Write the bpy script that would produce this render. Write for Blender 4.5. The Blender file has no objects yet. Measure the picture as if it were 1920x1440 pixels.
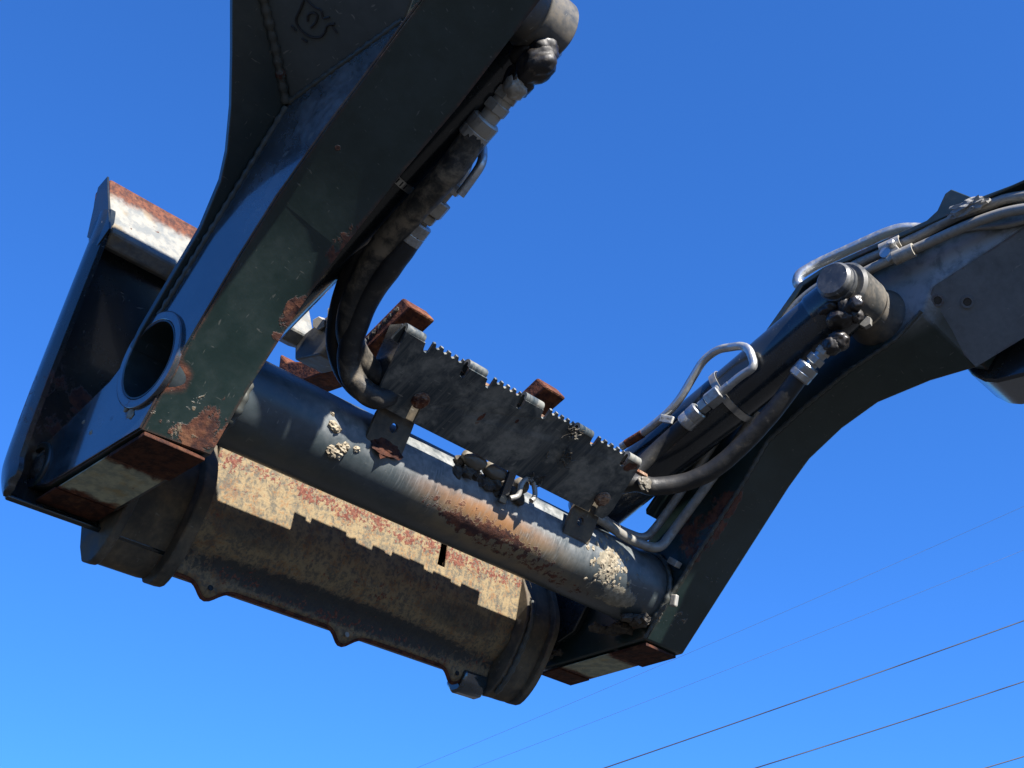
import bpy, bmesh, math, random
from mathutils import Vector, Matrix, noise
random.seed(7)
S = bpy.context.scene
COL = S.collection
R = math.radians

# ------------------------------------------------------------------ camera, sky, sun, exposure
# metres; X runs along the cross tube, Y points forward to the tool carrier, Z is up
CAM = (-0.8991, -1.5417, -0.9301)
cam_d = bpy.data.cameras.new('camera'); cam = bpy.data.objects.new('camera', cam_d); COL.objects.link(cam)
cam_d.sensor_width = 36.0; cam_d.lens = 45.0; cam_d.clip_start = 0.05; cam_d.clip_end = 4000.0
cam.matrix_world = Matrix(((0.6624, -0.3835, -0.6436, -0.8991), (-0.7492, -0.339, -0.569, -1.5417), (0, 0.8591, -0.5119, -0.9301), (0, 0, 0, 1)))
S.camera = cam
GROUND = CAM[2] - 1.6

SUN_EL, SUN_SIDE = 35.5, -0.09           # the sun stands behind the camera, over the machine's rear
sv = Vector((SUN_SIDE, -math.cos(R(SUN_EL)), math.sin(R(SUN_EL)))).normalized()
sun_d = bpy.data.lights.new('sun', 'SUN'); sun = bpy.data.objects.new('sun', sun_d); COL.objects.link(sun)
sun_d.energy = 5.0; sun_d.angle = R(0.53); sun_d.color = (1.0, 0.95, 0.87)
sun.rotation_euler = sv.to_track_quat('Z', 'Y').to_euler()
sun.location = (0, -6, 6)
wd = bpy.data.worlds.new('World'); S.world = wd; wd.use_nodes = True
wn = wd.node_tree.nodes; wl = wd.node_tree.links; wn.clear()
wo = wn.new('ShaderNodeOutputWorld'); bg = wn.new('ShaderNodeBackground'); sk = wn.new('ShaderNodeTexSky')
sk.sky_type = 'NISHITA'; sk.sun_disc = False
sk.sun_elevation = math.asin(sv.z); sk.sun_rotation = math.atan2(sv.x, sv.y)
sk.altitude = 0; sk.air_density = 1.0; sk.dust_density = 0.0; sk.ozone_density = 10.0
bg.inputs['Strength'].default_value = 0.0552
tint = wn.new('ShaderNodeVectorMath'); tint.operation = 'MULTIPLY'; tint.inputs[1].default_value = (0.50, 1.07, 1.82)   # deep, clean blue of the whole sky
gam = wn.new('ShaderNodeGamma'); gam.inputs['Gamma'].default_value = 0.80
wl.new(sk.outputs[0], gam.inputs['Color']); wl.new(gam.outputs[0], tint.inputs[0]); wl.new(tint.outputs[0], bg.inputs['Color']); wl.new(bg.outputs[0], wo.inputs['Surface'])
vs = S.view_settings; vs.view_transform = 'Standard'; vs.look = 'None'; vs.gamma = 1.0
vs.use_curve_mapping = False; vs.exposure = 1.72
S.render.engine = 'CYCLES'
S.cycles.max_bounces = 5; S.cycles.diffuse_bounces = 3; S.cycles.glossy_bounces = 3; S.cycles.transmission_bounces = 0; S.cycles.volume_bounces = 0

# ------------------------------------------------------------------ object helpers
def link(name, me, mat, parent=None, smooth=None, bevel=0.0, seg=2):
    if mat is not None:
        me.materials.append(mat)
    o = bpy.data.objects.new(name, me); COL.objects.link(o)
    if smooth is not None:
        for p in me.polygons: p.use_smooth = True
        me.set_sharp_from_angle(angle=R(smooth))
    if bevel:
        m = o.modifiers.new('bevel', 'BEVEL'); m.width = bevel; m.segments = seg
        m.limit_method = 'ANGLE'; m.angle_limit = R(28); m.harden_normals = False
    if parent is not None:
        o.parent = parent
        o.matrix_parent_inverse = Matrix.Translation(-Vector(parent.location))
    return o
def thing(name, label, cat, loc, group=None):
    o = bpy.data.objects.new(name, None); COL.objects.link(o); o.location = loc; o.empty_display_size = 0.05
    o['label'] = label; o['category'] = cat
    if group: o['group'] = group
    return o
def bm_mesh(bm, name='m'):
    bmesh.ops.recalc_face_normals(bm, faces=bm.faces[:])
    me = bpy.data.meshes.new(name); bm.to_mesh(me); bm.free(); return me
def loft(rings, closed=True, caps=True):
    """rings: list of equally long point lists"""
    bm = bmesh.new(); vr = [[bm.verts.new(p) for p in r] for r in rings]; n = len(rings[0])
    for a, b in zip(vr, vr[1:]):
        for i in range(n if closed else n - 1):
            j = (i + 1) % n; bm.faces.new((a[i], a[j], b[j], b[i]))
    if caps:
        bm.faces.new(vr[0][::-1]); bm.faces.new(vr[-1])
    return bm_mesh(bm)
def prism(prof, x0, x1):
    return loft([[(x0, y, z) for y, z in prof], [(x1, y, z) for y, z in prof]])
def box(c, d, rot=None):
    bm = bmesh.new(); bmesh.ops.create_cube(bm, size=1.0)
    M = Matrix.Translation(Vector(c)) @ (rot.to_4x4() if rot else Matrix.Identity(4)) @ Matrix.Diagonal((d[0], d[1], d[2], 1))
    bmesh.ops.transform(bm, matrix=M, verts=bm.verts); return bm_mesh(bm)
def catmull(pts, n=8):
    P = [Vector(p) for p in pts]; out = []
    P = [P[0] * 2 - P[1]] + P + [P[-1] * 2 - P[-2]]
    for i in range(1, len(P) - 2):
        for k in range(n):
            t = k / n; a, b, c, d = P[i-1], P[i], P[i+1], P[i+2]
            out.append(0.5 * ((2*b) + (c - a)*t + (2*a - 5*b + 4*c - d)*t*t + (3*b - a - 3*c + d)*t**3))
    out.append(P[-2].copy()); return out
def fillet(pts, r, n=6):
    """straight runs joined by round bends, as bent steel pipe is"""
    P = [Vector(p) for p in pts]; out = [P[0]]
    for i in range(1, len(P) - 1):
        a = (P[i-1] - P[i]); b = (P[i+1] - P[i]); ra = min(r, a.length * .45); rb = min(r, b.length * .45); rr = min(ra, rb)
        p0 = P[i] + a.normalized() * rr; p2 = P[i] + b.normalized() * rr
        for k in range(n + 1):
            t = k / n; out.append(p0 * (1-t)**2 + P[i] * 2*t*(1-t) + p2 * t*t)
    out.append(P[-1]); return out
def sweep(path, r, seg=14, caps=True, wob=0.0):
    P = [Vector(p) for p in path]; rings = []; up = None
    for i, p in enumerate(P):
        t = (P[min(i+1, len(P)-1)] - P[max(i-1, 0)]).normalized()
        if up is None:
            up = t.orthogonal().normalized()
        up = (up - t * up.dot(t)).normalized(); sd = t.cross(up)
        rr = r(i / max(1, len(P)-1)) if callable(r) else r
        ring = []
        for k in range(seg):
            a = 2 * math.pi * k / seg; q = rr
            d = up * math.cos(a) + sd * math.sin(a)
            if wob: q = rr * (1 + wob * noise.noise((p + d * rr) * 38.0))
            ring.append(p + d * q)
        rings.append(ring)
    return loft(rings, True, caps)
def axis_frame(a, b):
    a = Vector(a); b = Vector(b); t = (b - a).normalized(); u = t.orthogonal().normalized(); return a, t, u, t.cross(u)
def lathe(a, b, prof, seg=32, caps=True):
    """prof: (distance along a->b, radius) pairs"""
    a, t, u, v = axis_frame(a, b)
    rings = [[a + t*d + (u*math.cos(2*math.pi*k/seg) + v*math.sin(2*math.pi*k/seg))*r for k in range(seg)] for d, r in prof]
    return loft(rings, True, caps)
def ring_mesh(a, b, r_out, r_in, seg=48):
    a, t, u, v = axis_frame(a, b); L = (Vector(b) - a).length
    def c(d, r): return [a + t*d + (u*math.cos(2*math.pi*k/seg) + v*math.sin(2*math.pi*k/seg))*r for k in range(seg)]
    rs = [c(0, r_in), c(0, r_out), c(L, r_out), c(L, r_in), c(0, r_in)]
    bm = bmesh.new(); vr = [[bm.verts.new(p) for p in q] for q in rs[:4]]; vr.append(vr[0])
    for p, q in zip(vr, vr[1:]):
        for i in range(seg):
            j = (i+1) % seg; bm.faces.new((p[i], p[j], q[j], q[i]))
    return bm_mesh(bm)
def hexprof(a, b, r):
    return lathe(a, b, [(0, r*.93), (.0015, r), ((Vector(b)-Vector(a)).length-.0015, r), ((Vector(b)-Vector(a)).length, r*.93)], seg=6)
def lump(c, s, amp=0.35, fr=1.6, sub=3, seed=0.0):
    bm = bmesh.new(); bmesh.ops.create_icosphere(bm, subdivisions=sub, radius=1.0)
    for v in bm.verts:
        k = v.co.copy(); d = 1 + amp * noise.fractal(k * fr + Vector((seed, seed*1.7, -seed)), 0.8, 2.0, 4)
        v.co = Vector((k.x*s[0], k.y*s[1], k.z*s[2])) * d + Vector(c)
    return bm_mesh(bm)
def sheet(outline, origin, ex, ey, thick, normal_sign=1):
    """flat plate: outline in (u, v) on the plane spanned by ex, ey, given a thickness"""
    ex = Vector(ex).normalized(); ey = Vector(ey).normalized(); n = ex.cross(ey) * normal_sign; o = Vector(origin)
    a = [o + ex*u + ey*v for u, v in outline]
    return loft([a, [p + n*thick for p in a]])

# ------------------------------------------------------------------ materials
class NT:
    def __init__(s, name):
        m = bpy.data.materials.new(name); m.use_nodes = True; s.m = m; s.t = m.node_tree; s.t.nodes.clear()
        s.out = s.t.nodes.new('ShaderNodeOutputMaterial'); s.b = s.t.nodes.new('ShaderNodeBsdfPrincipled')
        s.t.links.new(s.b.outputs[0], s.out.inputs['Surface'])
        g = s.t.nodes.new('ShaderNodeNewGeometry'); s.pos = g.outputs['Position']; s.nor = g.outputs['Normal']
    def set(s, sock, v):
        if hasattr(v, 'links') or isinstance(v, bpy.types.NodeSocket): s.t.links.new(v, sock)
        else:
            if isinstance(v, (tuple, list)) and len(v) == 3 and sock.type == 'RGBA': v = (*v, 1)
            sock.default_value = v
    def math(s, op, a, b=0.0, c=None, clamp=False):
        n = s.t.nodes.new('ShaderNodeMath'); n.operation = op; n.use_clamp = clamp
        s.set(n.inputs[0], a); s.set(n.inputs[1], b)
        if c is not None: s.set(n.inputs[2], c)
        return n.outputs[0]
    def scale(s, v):
        n = s.t.nodes.new('ShaderNodeVectorMath'); n.operation = 'MULTIPLY'; s.t.links.new(s.pos, n.inputs[0]); n.inputs[1].default_value = v; return n.outputs[0]
    def noise(s, scale, detail=6, rough=0.6, vec=None, dist=0.0):
        n = s.t.nodes.new('ShaderNodeTexNoise'); n.inputs['Scale'].default_value = scale; n.inputs['Detail'].default_value = min(detail, 5)
        n.inputs['Roughness'].default_value = rough; n.inputs['Distortion'].default_value = dist
        s.t.links.new(vec if vec is not None else s.pos, n.inputs['Vector']); return n.outputs['Fac']
    def ramp(s, f, lo, hi, a=0.0, b=1.0, smooth=True):
        n = s.t.nodes.new('ShaderNodeMapRange'); n.interpolation_type = 'SMOOTHSTEP' if smooth else 'LINEAR'
        s.set(n.inputs['Value'], f); s.set(n.inputs['From Min'], lo); s.set(n.inputs['From Max'], hi)
        n.inputs['To Min'].default_value = a; n.inputs['To Max'].default_value = b; return n.outputs['Result']
    def mix(s, f, a, b):
        n = s.t.nodes.new('ShaderNodeMix'); n.data_type = 'RGBA'; s.set(n.inputs['Factor'], f); s.set(n.inputs['A'], a) if False else None
        s.set(n.inputs[6], a); s.set(n.inputs[7], b); return n.outputs[2]
    def blob(s, c, r, soft=0.6):
        """1 inside an ellipsoid, fading out towards its rim"""
        if not isinstance(r, (tuple, list)): r = (r, r, r)
        n = s.t.nodes.new('ShaderNodeVectorMath'); n.operation = 'SUBTRACT'; s.t.links.new(s.pos, n.inputs[0]); n.inputs[1].default_value = c
        d = s.t.nodes.new('ShaderNodeVectorMath'); d.operation = 'DIVIDE'; s.t.links.new(n.outputs[0], d.inputs[0]); d.inputs[1].default_value = r
        l = s.t.nodes.new('ShaderNodeVectorMath'); l.operation = 'LENGTH'; s.t.links.new(d.outputs[0], l.inputs[0])
        return s.ramp(l.outputs['Value'], 1.0 - soft, 1.0, 1.0, 0.0)
    def edge(s, radius):
        bv = s.t.nodes.new('ShaderNodeBevel'); bv.samples = 2; bv.inputs['Radius'].default_value = radius
        d = s.t.nodes.new('ShaderNodeVectorMath'); d.operation = 'DOT_PRODUCT'; s.t.links.new(bv.outputs[0], d.inputs[0]); s.t.links.new(s.nor, d.inputs[1])
        return s.math('SUBTRACT', 1.0, d.outputs['Value'], clamp=True)
    def bump(s, h, strength, dist):
        n = s.t.nodes.new('ShaderNodeBump'); n.inputs['Strength'].default_value = strength; n.inputs['Distance'].default_value = dist
        s.set(n.inputs['Height'], h); s.t.links.new(n.outputs[0], s.b.inputs['Normal'])
    def add(s, fs):
        r = fs[0]
        for f in fs[1:]: r = s.math('ADD', r, f)
        return r

RUST_D = (0.032, 0.009, 0.006); RUST_M = (0.105, 0.033, 0.014); RUST_L = (0.19, 0.080, 0.034)
def rust_colour(n, sc=1.0):
    a = n.mix(n.ramp(n.noise(55*sc, 8, .7), .38, .62), RUST_D, RUST_M)
    return n.mix(n.ramp(n.noise(21*sc, 6, .65), .55, .75), a, RUST_L)
def worn_paint(name, base, dust=(0.11, 0.11, 0.095), d_amt=0.35, d_lo=.42, d_hi=.75, rough=0.28, r_thr=0.70, edge=0.0,
               rust=(), mud=(), streak=None, streak_amt=0.0, chips=0.0, chip_col=(0.24, 0.23, 0.20), coat=0.0, mudcol=(0.24, 0.20, 0.14), scratch=0.35, spec=0.5, dusty=(), bare=0.0, streak_zone=None, rust_sc=19.0, stain_or_sun=()):
    n = NT(name)
    big = n.noise(7.0, 7, .62); fine = n.noise(85.0, 5, .6); mid = n.noise(26.0, 8, .66, dist=.4)
    col = n.mix(n.ramp(big, .3, .7), base, tuple(c*1.35 for c in base))
    dm = n.math('MULTIPLY', n.ramp(n.math('ADD', n.math('MULTIPLY', big, .55), n.math('MULTIPLY', mid, .45)), d_lo, d_hi), d_amt)
    for c, r, a in dusty: dm = n.math('MAXIMUM', dm, n.math('MULTIPLY', n.blob(c, r, .9), n.math('MULTIPLY', n.ramp(mid, .30, .62, .35, 1.0), a)))  # real dust, plus lit and shaded tone painted on the tube
    dm = n.math('MULTIPLY', dm, n.ramp(fine, .25, .7, .55, 1.1))
    if streak is not None:
        st = n.noise(1.0, 5, .68, vec=n.scale(streak)); st2 = n.noise(1.0, 3, .5, vec=n.scale(tuple(v*.37 for v in streak)))
        sm = n.math('MULTIPLY', n.ramp(n.math('ADD', n.math('MULTIPLY', st, .6), n.math('MULTIPLY', st2, .4)), .40, .68), streak_amt)
        if streak_zone: sm = n.math('MULTIPLY', sm, n.blob(*streak_zone, .7))
        if bare:
            met = n.math('MULTIPLY', n.math('MAXIMUM', sm, n.math('MULTIPLY', dm, .6)), bare)
        else: dm = n.math('MAXIMUM', dm, sm)
    col = n.mix(dm, col, dust)
    if bare: col = n.mix(met, col, (.60, .61, .60))
    sc = n.noise(1.0, 2, .5, vec=n.scale((190, 34, 60))); sc2 = n.noise(1.0, 2, .5, vec=n.scale((40, 210, 120)))
    scm = n.math('MULTIPLY', n.math('MAXIMUM', n.ramp(sc, .70, .76), n.ramp(sc2, .70, .76)), scratch)
    col = n.mix(scm, col, chip_col)
    rf = n.math('MULTIPLY', dm, .55); rbase = n.math('ADD', rough, rf)
    if chips:
        cm = n.math('MULTIPLY', n.ramp(n.noise(34.0, 3, .5, dist=1.2), .71, .735), chips); col = n.mix(cm, col, chip_col); rbase = n.math('ADD', rbase, n.math('MULTIPLY', cm, .3))
    if bare: rbase = n.math('ADD', rbase, n.math('MULTIPLY', met, .16))
    for c, r, a, sc_ in stain_or_sun:  # real stains, plus sun brightness painted on the far arm
        col = n.mix(n.math('MULTIPLY', n.math('MULTIPLY', n.blob(c, r, .85), n.ramp(mid, .28, .60, .35, 1.0)), a), col, sc_)
    rn = n.noise(rust_sc, 10, .7, dist=.3)
    terms = [rn]
    for c, r, a in rust: terms.append(n.math('MULTIPLY', n.blob(c, r), a))
    if edge: terms.append(n.math('MULTIPLY', n.ramp(n.edge(.010), .02, .30), edge))
    rm = n.ramp(n.add(terms), r_thr, r_thr + .07)
    col = n.mix(rm, col, rust_colour(n)); rbase = n.mix(rm, rbase, (.85, .85, .85))
    h = n.math('ADD', n.math('MULTIPLY', rm, n.math('MULTIPLY', fine, 1.0)), n.math('MULTIPLY', fine, .12))
    if mud:
        mn = n.noise(30.0, 9, .68, dist=.5); t2 = [mn]
        for c, r, a in mud: t2.append(n.math('MULTIPLY', n.blob(c, r), a))
        mm = n.ramp(n.add(t2), .86, .90)
        col = n.mix(mm, col, n.mix(n.ramp(fine, .35, .65), mudcol, tuple(c*.62 for c in mudcol))); rbase = n.mix(mm, rbase, (.95, .95, .95))
        h = n.math('ADD', h, n.math('MULTIPLY', mm, n.math('ADD', n.math('MULTIPLY', mn, 2.0), .6)))
    n.set(n.b.inputs['Base Color'], col); n.set(n.b.inputs['Roughness'], rbase)
    if bare:
        met = n.math('MULTIPLY', met, n.math('SUBTRACT', 1.0, rm))
        if mud: met = n.math('MULTIPLY', met, n.math('SUBTRACT', 1.0, mm))
        n.set(n.b.inputs['Metallic'], met)
    n.b.inputs['Specular IOR Level'].default_value = spec
    if coat: n.b.inputs['Coat Weight'].default_value = coat; n.b.inputs['Coat Roughness'].default_value = .07
    n.bump(h, .55, .0022); return n.m
def rusty(name, pale=None, pale_lo=.5, pale_hi=.62, sc=1.0, dark=1.0):
    n = NT(name); c = rust_colour(n, sc)
    fine = n.noise(120*sc, 6, .65)
    if pale is not None:
        pm = n.ramp(n.math('ADD', n.math('MULTIPLY', n.noise(13*sc, 9, .7, dist=.5), .7), n.math('MULTIPLY', fine, .3)), pale_lo, pale_hi)
        pc = n.mix(n.ramp(n.noise(40*sc, 6, .6), .4, .62), pale, tuple(v*w for v, w in zip(pale, (.72, .78, .86))))
        c = n.mix(pm, c, pc)
    if dark != 1.0: c = n.mix(1.0 - dark, c, (0, 0, 0))
    n.set(n.b.inputs['Base Color'], c); n.b.inputs['Roughness'].default_value = .82; n.b.inputs['Specular IOR Level'].default_value = .25
    n.bump(n.math('ADD', fine, n.noise(30*sc, 6, .6)), .6, .003); return n.m
def zoned(name, pale, lo, hi, axis, rough=.75, soft=.012, pits=.62, both=None):
    """pale worn coating that gives way to rust along an uneven line across one axis"""
    n = NT(name); sp = n.t.nodes.new('ShaderNodeSeparateXYZ'); n.t.links.new(n.pos, sp.inputs[0]); v = sp.outputs['XYZ'.index(axis)]
    big = n.noise(24, 5, .7, dist=.6); fine = n.noise(110, 4, .6)
    v = n.math('ADD', v, n.math('MULTIPLY', n.math('SUBTRACT', big, .5), .045))
    m = n.ramp(v, hi - soft, hi + soft)
    if lo is not None: m = n.math('MAXIMUM', m, n.ramp(v, lo - soft, lo + soft, 1.0, 0.0))
    m = n.math('MAXIMUM', m, n.ramp(n.math('ADD', n.math('MULTIPLY', big, .6), n.math('MULTIPLY', fine, .4)), pits, pits + .04))
    pc = n.mix(n.ramp(n.noise(46, 5, .65), .38, .62), pale, tuple(p*q for p, q in zip(pale, (.62, .68, .76)))); pc = n.mix(n.math('MULTIPLY', n.ramp(n.noise(17, 4, .6), .5, .68), .6), pc, (pale[0]*.9, pale[1]*.66, pale[2]*.36))
    n.set(n.b.inputs['Base Color'], n.mix(m, pc, rust_colour(n, 1.6))); n.b.inputs['Roughness'].default_value = rough; n.b.inputs['Specular IOR Level'].default_value = .3
    n.bump(n.math('ADD', n.math('MULTIPLY', m, .8), n.math('ADD', fine, big)), .5, .0025); return n.m
def mottled(name, cols, band=None, band_thr=.60, rough=.7, sc=1.0, rust=(), paint=()):
    """worn-through coating: grey, cream and orange patches, red rust speckles inside a band"""
    n = NT(name); a = n.noise(38*sc, 5, .68, dist=.6); b = n.noise(90*sc, 4, .62); c = n.noise(15*sc, 5, .6); st = n.noise(1.0, 4, .6, vec=n.scale((90, 30, 22)))
    ab = n.math('ADD', n.math('MULTIPLY', a, .45), n.math('ADD', n.math('MULTIPLY', b, .30), n.math('MULTIPLY', st, .25)))
    col = n.mix(n.ramp(ab, .42, .56), cols[0], cols[1]); col = n.mix(n.math('MULTIPLY', n.ramp(n.math('ADD', n.math('MULTIPLY', c, .5), n.math('MULTIPLY', b, .5)), .50, .64), .8), col, cols[2])
    col = n.mix(n.math('MULTIPLY', n.ramp(c, .55, .72), .6), col, cols[3])
    for q, r, am in paint: col = n.mix(n.math('MULTIPLY', n.ramp(n.math('ADD', n.blob(q, r, .9), n.math('MULTIPLY', n.math('SUBTRACT', a, .5), 1.6)), .35, .65), am), col, (.016, .022, .027))
    t = [n.math('ADD', n.math('MULTIPLY', n.noise(75*sc, 4, .6), .6), n.math('MULTIPLY', n.noise(20, 4, .6), .4))]
    for q, r, am in rust: t.append(n.math('MULTIPLY', n.blob(q, r, .8), am))
    rm = n.ramp(n.add(t), band_thr, band_thr + .05)
    col = n.mix(rm, col, n.mix(n.ramp(b, .4, .6), (.085, .022, .014), (.15, .055, .034)))
    n.set(n.b.inputs['Base Color'], col); n.b.inputs['Roughness'].default_value = rough; n.b.inputs['Specular IOR Level'].default_value = .35
    n.bump(n.math('ADD', n.math('MULTIPLY', rm, .5), n.math('ADD', b, a)), .45, .002); return n.m
def metal(name, col, rough=.4, dirt=.4, dirt_col=(.12, .10, .075), metallic=.85):
    n = NT(name); a = n.noise(42, 7, .65); d = n.math('MULTIPLY', n.ramp(a, .46, .66), dirt)
    n.set(n.b.inputs['Base Color'], n.mix(d, col, dirt_col)); n.set(n.b.inputs['Roughness'], n.math('ADD', rough, n.math('MULTIPLY', d, .5)))
    n.set(n.b.inputs['Metallic'], n.math('SUBTRACT', metallic, n.math('MULTIPLY', d, metallic)))
    n.bump(n.noise(160, 4, .5), .25, .001); return n.m
def rubber(name, col, dirt=(), dirt_base=.15, ribs=False):
    n = NT(name); mn = n.noise(24, 9, .7, dist=.3); t = [mn]
    for c, r, a in dirt: t.append(n.math('MULTIPLY', n.blob(c, r), a))
    dm = n.ramp(n.add(t), .55, .88); dm = n.math('MULTIPLY', dm, n.ramp(n.noise(140, 4, .6), .3, .65, .65, 1.0))
    dm = n.math('ADD', dm, n.math('MULTIPLY', n.ramp(mn, .4, .7), dirt_base), clamp=True)
    n.set(n.b.inputs['Base Color'], n.mix(dm, col, (.17, .14, .10))); n.set(n.b.inputs['Roughness'], n.math('ADD', .5, n.math('MULTIPLY', dm, .4), clamp=True))
    n.b.inputs['Specular IOR Level'].default_value = .35
    n.bump(n.math('ADD', n.noise(60, 6, .6), n.math('MULTIPLY', n.noise(500, 2, .5), .35)), .5, .002); return n.m

PAINT = (0.009, 0.020, 0.020)
M_ARM = worn_paint('arm_paint', (.0068, .0170, .0158), dust=(.045, .056, .054), d_amt=.22, d_lo=.42, d_hi=.66, rough=.34, r_thr=.74, edge=.36, coat=.12, scratch=.22,
    rust=[((.118, -.285, .262), (.03, .085, .085), .33), ((.115, -.185, .175), (.03, .06, .06), .33), ((.10, -.03, .035), (.06, .07, .06), .27), ((.05, -.01, .012), (.08, .03, .03), .2), ((.03, -.37, .36), .012, .4),
          ((0.05, -0.1232, 0.2137), .016, .3), ((0, 0.0407, 0.0764), (.02, .02, .08), .2), ((0, 0.0642, 0.0565), (.02, .2, .02), .16), ((1.275, -0.1855, 0.202), (.03, .14, .14), .27), ((1.275, -0.2456, 0.2589), (.03, .05, .05), .2), ((1.27, -0.29, 0.2681), (.03, .05, .05), .15), ((1.3, -0.0277, 0.0192), (.06, .05, .05), .16), ((1.39, -0.3277, 0.3127), (.03, .06, .06), .2)],
    mud=[((0.06, -0.0519, 0.029), (.10, .09, .08), .25), ((0, -0.0012, 0.0226), (.02, .04, .03), .26), ((1.3, -0.0707, 0.0329), (.10, .08, .08), .29), ((1.34, -0.1346, 0.1254), (.06, .06, .06), .22), ((0.06, -0.1197, 0.0875), (.06, .05, .05), .17), ((0, 0.163, 0.0641), (.01, .012, .012), .4)],
    chips=.0, mudcol=(.17, .13, .08), stain_or_sun=[((1.27, -.86, .60), (.05, .32, .17), 1.0, (.30, .31, .31)), ((1.27, -.70, .60), (.03, .12, .10), .8, (.20, .21, .215))], dusty=[((1.27, -.85, .60), (.03, .30, .13), .75), ((1.33, -.9, .55), (.10, .25, .2), .35)])  # pale zones on the far inner face: dust with grazing sunlight painted in
M_SIDE = worn_paint('side_plate_gloss', (.010, .020, .026), dust=(.14, .15, .16), d_amt=.30, rough=.15, r_thr=.78, edge=.40, coat=1.0, scratch=.30,
    rust=[((0, 0.0407, 0.0764), (.02, .02, .08), .2), ((0, 0.0642, 0.0565), (.02, .2, .02), .16)], mud=[((0, 0.163, 0.0641), (.012, .02, .02), .30), ((0, -0.2192, 0.4983), (.02, .03, .03), .2)], mudcol=(.2, .18, .14),
    dusty=[((0, -.40, .42), (.04, .20, .14), .75), ((0, -.25, .32), (.04, .14, .12), .40)])
M_GUSSET = worn_paint('gusset_paint', (.030, .040, .042), dust=(.09, .095, .09), d_amt=.5, d_lo=.34, rough=.42, r_thr=.80, edge=.12, scratch=.5, coat=0)
M_TOPP = worn_paint('top_plate_paint', (.012, .021, .022), d_amt=.25, rough=.35, r_thr=.76, edge=.22, scratch=.3, mud=[((-0.03, -0.2226, 0.4587), (.03, .05, .05), .22)], mudcol=(.13, .11, .08))
M_TUBE = worn_paint('tube_paint', (.018, .027, .031), dust=(.225, .23, .225), d_amt=.12, d_lo=.34, d_hi=.62, dusty=[((.74, -.085, .130), (.72, .085, .105), .95), ((.32, -.085, .12), (.10, .05, .08), .7)], rough=.34, r_thr=.745, streak=(420, 40, 40), streak_amt=1.0, streak_zone=((.72, -.07, .10), (.42, .09, .08)), scratch=.35,  # pale zones paint the sunlit upper back brighter; shaded underside kept dark
    rust_sc=62.0, stain_or_sun=[((.74, -.048, .058), (.30, .06, .055), 1.0, (.20, .145, .075)), ((.82, -.028, .042), (.36, .05, .03), .95, (.17, .125, .065)), ((.70, -.064, .082), (.26, .035, .032), .85, (.23, .10, .03)), ((.2, -.02, .045), (.3, .05, .03), .5, (.07, .065, .04))],
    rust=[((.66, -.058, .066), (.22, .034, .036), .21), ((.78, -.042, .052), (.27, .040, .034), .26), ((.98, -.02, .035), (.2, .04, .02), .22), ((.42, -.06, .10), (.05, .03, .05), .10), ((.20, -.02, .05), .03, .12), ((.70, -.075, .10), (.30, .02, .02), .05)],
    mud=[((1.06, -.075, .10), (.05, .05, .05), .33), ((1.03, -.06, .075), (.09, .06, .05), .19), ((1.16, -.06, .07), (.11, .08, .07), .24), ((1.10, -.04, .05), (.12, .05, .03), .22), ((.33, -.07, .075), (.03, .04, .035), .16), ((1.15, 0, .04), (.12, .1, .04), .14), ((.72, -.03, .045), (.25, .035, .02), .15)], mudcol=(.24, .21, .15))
M_COVER = mottled('cover_worn_steel', ((.085, .076, .058), (.215, .163, .092), (.18, .080, .026), (.066, .062, .054)), sc=1.9, band_thr=.60,
    paint=[((.69, .285, -.028), (.75, .06, .045), .9), ((.40, .225, .03), (.16, .05, .05), .45), ((.95, .23, .02), (.20, .05, .05), .5)],
    rust=[((.69, .20, .137), (1.0, .10, .030), .12), ((.72, .21, .0), (.25, .06, .035), .12), ((.69, .29, -.045), (.6, .05, .03), .07)])
M_EAR = worn_paint('bracket_worn_steel', (.028, .027, .023), dust=(.16, .125, .08), d_amt=.85, d_lo=.36, d_hi=.66, rough=.55, r_thr=.68, edge=.2, scratch=.3, spec=.3)
M_PANEL = worn_paint('panel_paint', (.006, .010, .012), dust=(.07, .05, .028), d_amt=.22, rough=.24, r_thr=.76, edge=.12, coat=.3,
    rust=[((0, 0.2725, 0.1349), (.14, .12, .12), .27), ((0.08, 0.374, 0.263), (.14, .14, .14), .24)], stain_or_sun=[((.03, .285, .08), (.2, .10, .13), .9, (.075, .042, .02)), ((.05, .25, .2), (.2, .10, .12), .5, (.05, .035, .02))], mud=[((-0.05, 0.2213, 0.2015), .022, .22)], mudcol=(.2, .18, .13))
M_GUIDE = worn_paint('guide_plate_paint', (.010, .021, .030), dust=(.20, .195, .17), d_amt=.85, d_lo=.43, d_hi=.58, rough=.36, r_thr=.74, edge=.16, streak=(160, 9, 9), streak_amt=.55, scratch=.5,
    rust=[((.556, -.178, .185), (.010, .028, .020), .42), ((.626, -.206, .199), (.006, .008, .008), .4), ((.937, -.232, .2117), (.03, .02, .02), .25), ((.34, -.235, .214), (.03, .02, .02), .2)], spec=.45)
M_RUST = rusty('bare_rust')
M_RUSTPAD = rusty('rusted_wear_pad', dark=.55)
M_CREAM = zoned('worn_primer_steel', (.34, .36, .27), .105, .222, 'Y', soft=.008, pits=.60)
M_HOOK = zoned('sun_bleached_steel', (.20, .195, .175), None, .507, 'Z')
M_SEAL = rusty('old_sealant', pale=(.25, .24, .22), pale_lo=.30, pale_hi=.40)
M_CYL = worn_paint('cylinder_paint', (.010, .013, .016), d_amt=.14, rough=.22, r_thr=.82, coat=.4, scratch=.2)
M_PIPE = metal('zinc_pipe', (.40, .41, .41), .36, .5)
M_PIPE_PALE = metal('painted_pipe', (.24, .23, .205), .42, .55, metallic=.25)
M_FIT = metal('zinc_fitting', (.34, .35, .35), .33, .5)
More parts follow.
